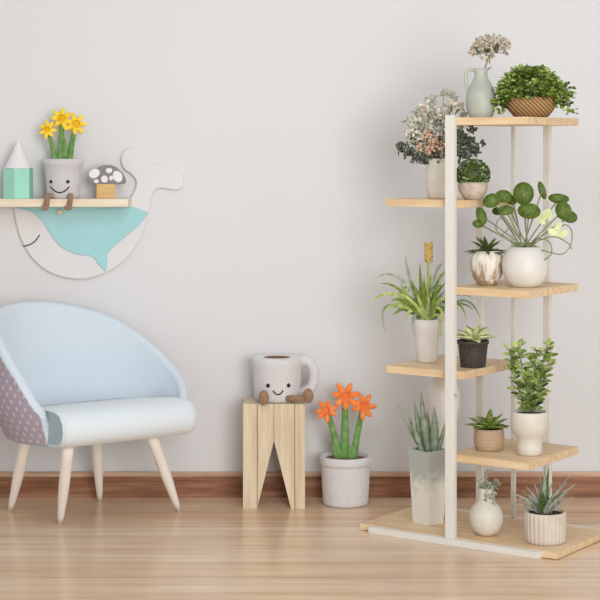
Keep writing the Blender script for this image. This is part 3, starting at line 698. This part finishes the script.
# 7 white tapered pot with arching plant (fourth shelf)
t, s = pot('potted_plant', 427, .16, ZD, 'narrow white pot with long arching strap leaves and a yellow bud, fourth shelf')
lathe_part(t, s, [(0, 0), (9.5, 0), (10.3, .8), (11.5, 14), (13, 34), (13.8, 43), (12.8, 43), (12, 38), (0, 37)], M['white'])
soil(t, s, 12.3, 40)
rnd = random.Random(12); G = {'leaf': MB(), 'leafb': MB(), 'aloe': MB()}
def bl(px, py, cx, cy, w_=3.4, key='leaf', y=0):
    b0 = Vector((rnd.uniform(-5, 5), rnd.uniform(-4, 4), 40)); e = Vector((px-427, y, 361-py)); c = Vector((cx-427, y*.5, 361-cy))
    G[key].blade(bez(b0, c, e, 10), [w_*.6, w_*.8, w_, w_, w_, w_, w_*.95, w_*.85, w_*.7, w_*.45, .15], (0, -1, .5), .35)
for a in ((375, 278, 402, 258, 3.2, 'aloe', -8), (405, 254, 408, 285, 3.4, 'aloe', 4), (369, 304, 396, 276, 3.6, 'leafb', 2), (385, 332, 372, 285, 3.2, 'aloe', 6), (445, 262, 432, 262, 3, 'aloe', -4), (447, 271, 436, 272, 3.2, 'leaf', 6), (446, 281, 436, 290, 3.2, 'leaf', -6),
          (420, 262, 420, 290, 3.6, 'leaf', 2), (413, 280, 417, 300, 4, 'leaf', -5), (400, 283, 410, 300, 3.6, 'leafb', 8), (390, 300, 405, 292, 4, 'leaf', -10), (383, 312, 402, 290, 4, 'leafb', -4), (392, 316, 408, 300, 3.8, 'leaf', 8), (398, 292, 412, 295, 3.6, 'leafb', -12), (405, 320, 408, 298, 3.4, 'leafb', -14),
          (424, 275, 424, 300, 4, 'leaf', -8), (431, 270, 429, 295, 4, 'leafb', 4), (438, 285, 434, 300, 4, 'leaf', -8), (441, 302, 437, 300, 3.6, 'leafb', 0), (444, 320, 440, 292, 3.4, 'leafb', -12), (440, 338, 446, 300, 2.8, 'leafb', -14), (414, 336, 408, 300, 2.4, 'aloe', -14),
          (462, 290, 442, 280, 3, 'aloe', 4), (473, 298, 452, 282, 2.8, 'aloe', 0), (480, 318, 468, 280, 2.6, 'aloe', 4), (466, 318, 460, 285, 2.6, 'leaf', -2), (474, 310, 455, 292, 2.6, 'leaf', 8), (455, 305, 445, 295, 3, 'leafd' if False else 'leaf', 3), (380, 284, 400, 280, 3, 'leaf', 10), (417, 292, 420, 305, 4, 'leafb', -10), (409, 300, 415, 308, 4, 'leaf', -12), (395, 306, 410, 304, 3.4, 'leafb', -8)): bl(*a)
for k in range(26):
    an = rnd.uniform(-2.6, -.1); rr = rnd.uniform(22, 40); px = 427+rr*math.cos(an)*1.0; px = min(px, 458)
    bl(px, rnd.uniform(282, 318), 427+(px-427)*.5, rnd.uniform(272, 296), rnd.uniform(2.8, 4), rnd.choice(['leaf', 'leafb', 'leafb', 'leaf', 'aloe']), rnd.uniform(-12, 14))
for k, mb in G.items(): mb.scale(s).build('foliage', M[k], t)
MB().tube([(0, 0, 40), (.5, -1, 70), (1.2, -2, 98)], [1.3, 1.1, .9], 8).scale(s).build('flower_stalk', M['leafb'], t)
mb = MB().ball((1.6, -2, 108), (3.6, 3.6, 10), 12, 8); rnd = random.Random(2)
for k in range(40):
    a = k*2.4; z = 98+k*.5; mb.leaflet((1.6+2.6*math.cos(a), -2+2.6*math.sin(a), z), (math.cos(a)*.5, math.sin(a)*.5, 1), (math.cos(a), math.sin(a), .2), 5, 3)
mb.scale(s).build('flower_bud', M['budy'], t)

# 8 dark pot with pale succulent (fourth shelf)
t, s = pot('potted_plant', 473, .135, ZD, 'charcoal nursery pot with a pale green succulent rosette, fourth shelf')
lathe_part(t, s, [(0, 0), (12, 0), (12.6, .6), (14.2, 16), (15, 23), (16, 23.4), (16, 26.5), (14.8, 26.5), (14.4, 23), (0, 22)], M['dark'])
soil(t, s, 14.5, 24)
rnd = random.Random(3); mb = MB(); rosette(mb, 10, 25, 8.5, 25, .5, rnd, .25); rosette(mb, 9, 23, 8, 26, .85, rnd, .25); rosette(mb, 6, 18, 7, 27, 1.2, rnd, .25)
mb.scale(s).build('foliage', M['palef'], t); mb = MB(); rosette(mb, 9, 20, 6, 25.5, .68, rnd, .2); mb.scale(s).build('foliage', M['leafb'], t)

# 9 basket pot with succulent (fifth shelf)
t, s = pot('potted_plant', 489, .14, ZE, 'small tan banded pot with a broad green succulent, fifth shelf')
lathe_part(t, s, [(0, 0), (12, 0), (13.4, .8), (15, 6), (15.4, 12), (14.8, 18), (14, 21.5), (13, 21.5), (13.4, 18), (0, 17)], M['basket'])
soil(t, s, 13.2, 19)
rnd = random.Random(9); mb = MB(); rosette(mb, 8, 25, 8, 20, .5, rnd, .2, jit=.1); rosette(mb, 6, 23, 8, 20, .9, rnd, .2); rosette(mb, 4, 22, 7, 20, 1.25, rnd, .2)
mb.scale(s).build('foliage', M['leaf'], t)
mb = MB(); rosette(mb, 5, 21, 6, 20.5, .7, rnd, .2); mb.scale(s).build('foliage', M['leafb'], t)

# 10 white footed pot with variegated plant (fifth shelf)
t, s = pot('potted_plant', 529.5, .145, ZE, 'white footed pot with an upright variegated leafy plant, fifth shelf')
lathe_part(t, s, [(0, 0), (11.5, 0), (12.8, .8), (12.6, 8), (12.4, 15), (14, 18.5), (17.5, 23), (18.8, 29), (18.9, 37), (18, 42), (17.2, 43), (16.2, 42.5), (16.4, 38), (0, 37)], M['cream'], n=44)
soil(t, s, 16.6, 40)
ZK = .95; rnd = random.Random(44); G = {'leafv': MB(), 'leaf': MB(), 'leafd': MB(), 'leafb': MB()}; st = MB()
for (bx, by, mx, my, ex, ey, yy) in ((-2, 40, -14, 68, -20, 104, 2), (0, 40, -4, 72, -11, 108, -6), (2, 40, 8, 75, 18, 110, -4), (2, 40, 4, 70, 7, 102, 6), (0, 40, -2, 62, -3, 84, -10), (3, 40, 12, 66, 21, 98, 4)):
    pts = bez((bx, 0, by), (mx, yy*.5, my), (ex, yy, ey), 12); st.tube(pts, .7, 5)
    for i in range(1, 13):
        for side in (-1, 1, 0):
            d = Vector((side*rnd.uniform(.7, 1.2)+(.2*rnd.gauss(0, 1)), rnd.uniform(-1.1, .4), rnd.uniform(0, .7))); k = rnd.choices(['leafv', 'leaf', 'leafd', 'leafb'], [.34, .26, .15, .25])[0]
            G[k].leaflet(pts[i], d, (rnd.gauss(0, .3), -.8, .9), rnd.uniform(9, 13)*(1 if i < 11 else .8), rnd.uniform(4.6, 6.2))
st.scale(s).build('stems', M['stem'], t)
for k, mb in G.items(): mb.scale(s).build('foliage', M[k], t)

# 11 tall square planter with sword leaves (base shelf)
t, s = pot('potted_plant', 428, .14, ZF, 'tall square tapered planter with upright grey green sword leaves, base shelf')
ph = R(45+42)
lathe_part(t, s, [(0, 0), (15.3, 0), (15.3, .2), (19.6, 72), (20, 74), (18.2, 74), (17.8, 70), (0, 70)], M['glaze'], 'planter', n=4, phase=ph, smooth=False, bevel=.001)
MB().lathe([(0, 71.5), (17.9, 71.3)], 4, phase=ph).scale(s).build('soil', M['soil'], t, smooth=False)
for (bx, ex, ez, w_, y, bend) in ((-6, -31, 121, 2.2, 2, -4), (-4, -22, 116, 5, -4, -3), (-2, -14, 123, 6.5, 3, -4), (0, -7, 133, 8, -3, -2), (6, 6, 119, 8.5, -5, 2), (9, 18, 104, 5, -2, 2), (2, -1, 112, 6, 6, 0), (-5, -16, 104, 5.5, -8, -2)):
    MB().blade(bez((bx, y*.4, 70), ((bx+ex)/2+bend*.6, y*.7, (70+ez)/2), (ex, y, ez), 8), [w_*.7, w_*.95, w_, w_, w_*.9, w_*.75, w_*.55, w_*.3, .1], (0, -1, .1), .3, .18).scale(s).build('leaf', M['aloe'], t)

# 12 small round vase with a sprig (base shelf)
t, s = pot('vase', 486, .10, ZF, 'small round off white bud vase with a thin neck, base shelf', 'vase')
lathe_part(t, s, [(0, 0), (7, 0), (9, .6), (14.5, 6), (17.2, 14), (17, 21), (14, 28), (9.5, 32.5), (7.4, 36), (7, 42), (7.8, 47), (6.8, 47), (6, 42), (0, 36)], M['cream'], 'body', n=44)
p = on(486, .10, ZF); t = thing('dried_sprig', p+Vector((0, 0, .115)), 'short dusty green sprig sticking out of the small round vase', 'sprig')
rnd = random.Random(6); z0 = .115/s; st = MB(); mb = MB()
for (ex, ez) in ((-8, 54), (3, 62), (10, 57), (5, 50), (12, 50), (-3, 50)):
    pts = bez((0, 0, 39-z0), (ex*.3, -1, 48-z0), (ex, -3, ez-z0), 6); st.tube(pts, .5, 4)
    for i in range(2, 7):
        for j in range(2): mb.leaflet(pts[i], (rnd.gauss(0, 1), -.4, rnd.gauss(.3, .7)), (0, -1, .5), rnd.uniform(4, 7), 2.8)
for k in range(16): mb.leaflet((rnd.uniform(1, 7), -7.5, rnd.uniform(34, 48)-z0), (rnd.gauss(0, 1), -.3, rnd.gauss(-.2, 1)), (0, -1, .3), 5, 3)
st.scale(s).build('stems', M['stem'], t); mb.scale(s).build('leaves', M['aloed'], t)

# 13 fluted pot with smoky aloe (base shelf)
t, s = pot('potted_plant', 545, .12, ZF, 'fluted beige cylinder pot with pointed grey green leaves, base shelf')
lathe_part(t, s, [(0, 0), (18.2, 0), (19.4, 1), (20, 4), (20.6, 16), (20.8, 28), (20.3, 30.6), (18.6, 30.6), (18.4, 27), (0, 26)], M['fluted'], n=192, mod=lambda a, z: 1+.05*abs(math.sin(a*13))-.03)
soil(t, s, 18.5, 28)
rnd = random.Random(77); G = {'aloed': MB(), 'aloe': MB(), 'leafd': MB()}
for (ex, ez, w_, y, k) in ((-36, 50, 4, -4, 'aloed'), (-26, 44, 4.5, -6, 'aloed'), (-14, 46, 5, -10, 'aloe'), (-6, 66, 4.5, 2, 'aloe'), (0, 77, 5, -2, 'aloe'), (4, 74, 4.5, 4, 'leafd'), (12, 52, 5, -8, 'aloe'), (22, 60, 4.6, 0, 'aloed'), (31, 58, 4, 2, 'aloed'), (29, 46, 4, -4, 'aloed'), (-20, 54, 4, 6, 'aloe'), (-9, 42, 4.5, -12, 'leafd'), (5, 44, 4.5, -12, 'aloe'), (-2, 52, 5, -8, 'leafd'), (16, 44, 4, 8, 'leafd'), (-30, 38, 3.6, -2, 'aloed'), (24, 52, 4.4, -6, 'aloe'), (-24, 50, 3.8, 2, 'aloed'), (8, 60, 4.5, 5, 'aloed'), (-12, 58, 4.2, 7, 'aloed'), (18, 50, 4, -8, 'aloed'), (26, 66, 3.4, 6, 'aloed')):
    G[k].blade(bez((rnd.uniform(-4, 4), rnd.uniform(-4, 2), 27), (ex*.35, y*.6, 27+(ez-27)*.62), (ex, y, ez), 8), [w_*.9, w_, w_, w_*.95, w_*.85, w_*.7, w_*.5, w_*.3, .1], (0, -1, .5), .35, .2)
for k, mb in G.items(): mb.scale(s).build('foliage', M[k], t)

# 14 tall white vase half hidden by the front post (base shelf)
t, s = pot('floor_vase', 443, .27, ZF, 'tall plain white vase half hidden behind the front post, base shelf', 'vase')
lathe_part(t, s, [(0, 0), (9, 0), (10, 1), (10.5, 30), (12, 60), (15, 90), (17.5, 112), (17, 124), (13.5, 132), (8.5, 137), (7.5, 140), (6.5, 140), (7, 136), (0, 130)], M['white'], 'body', n=44)
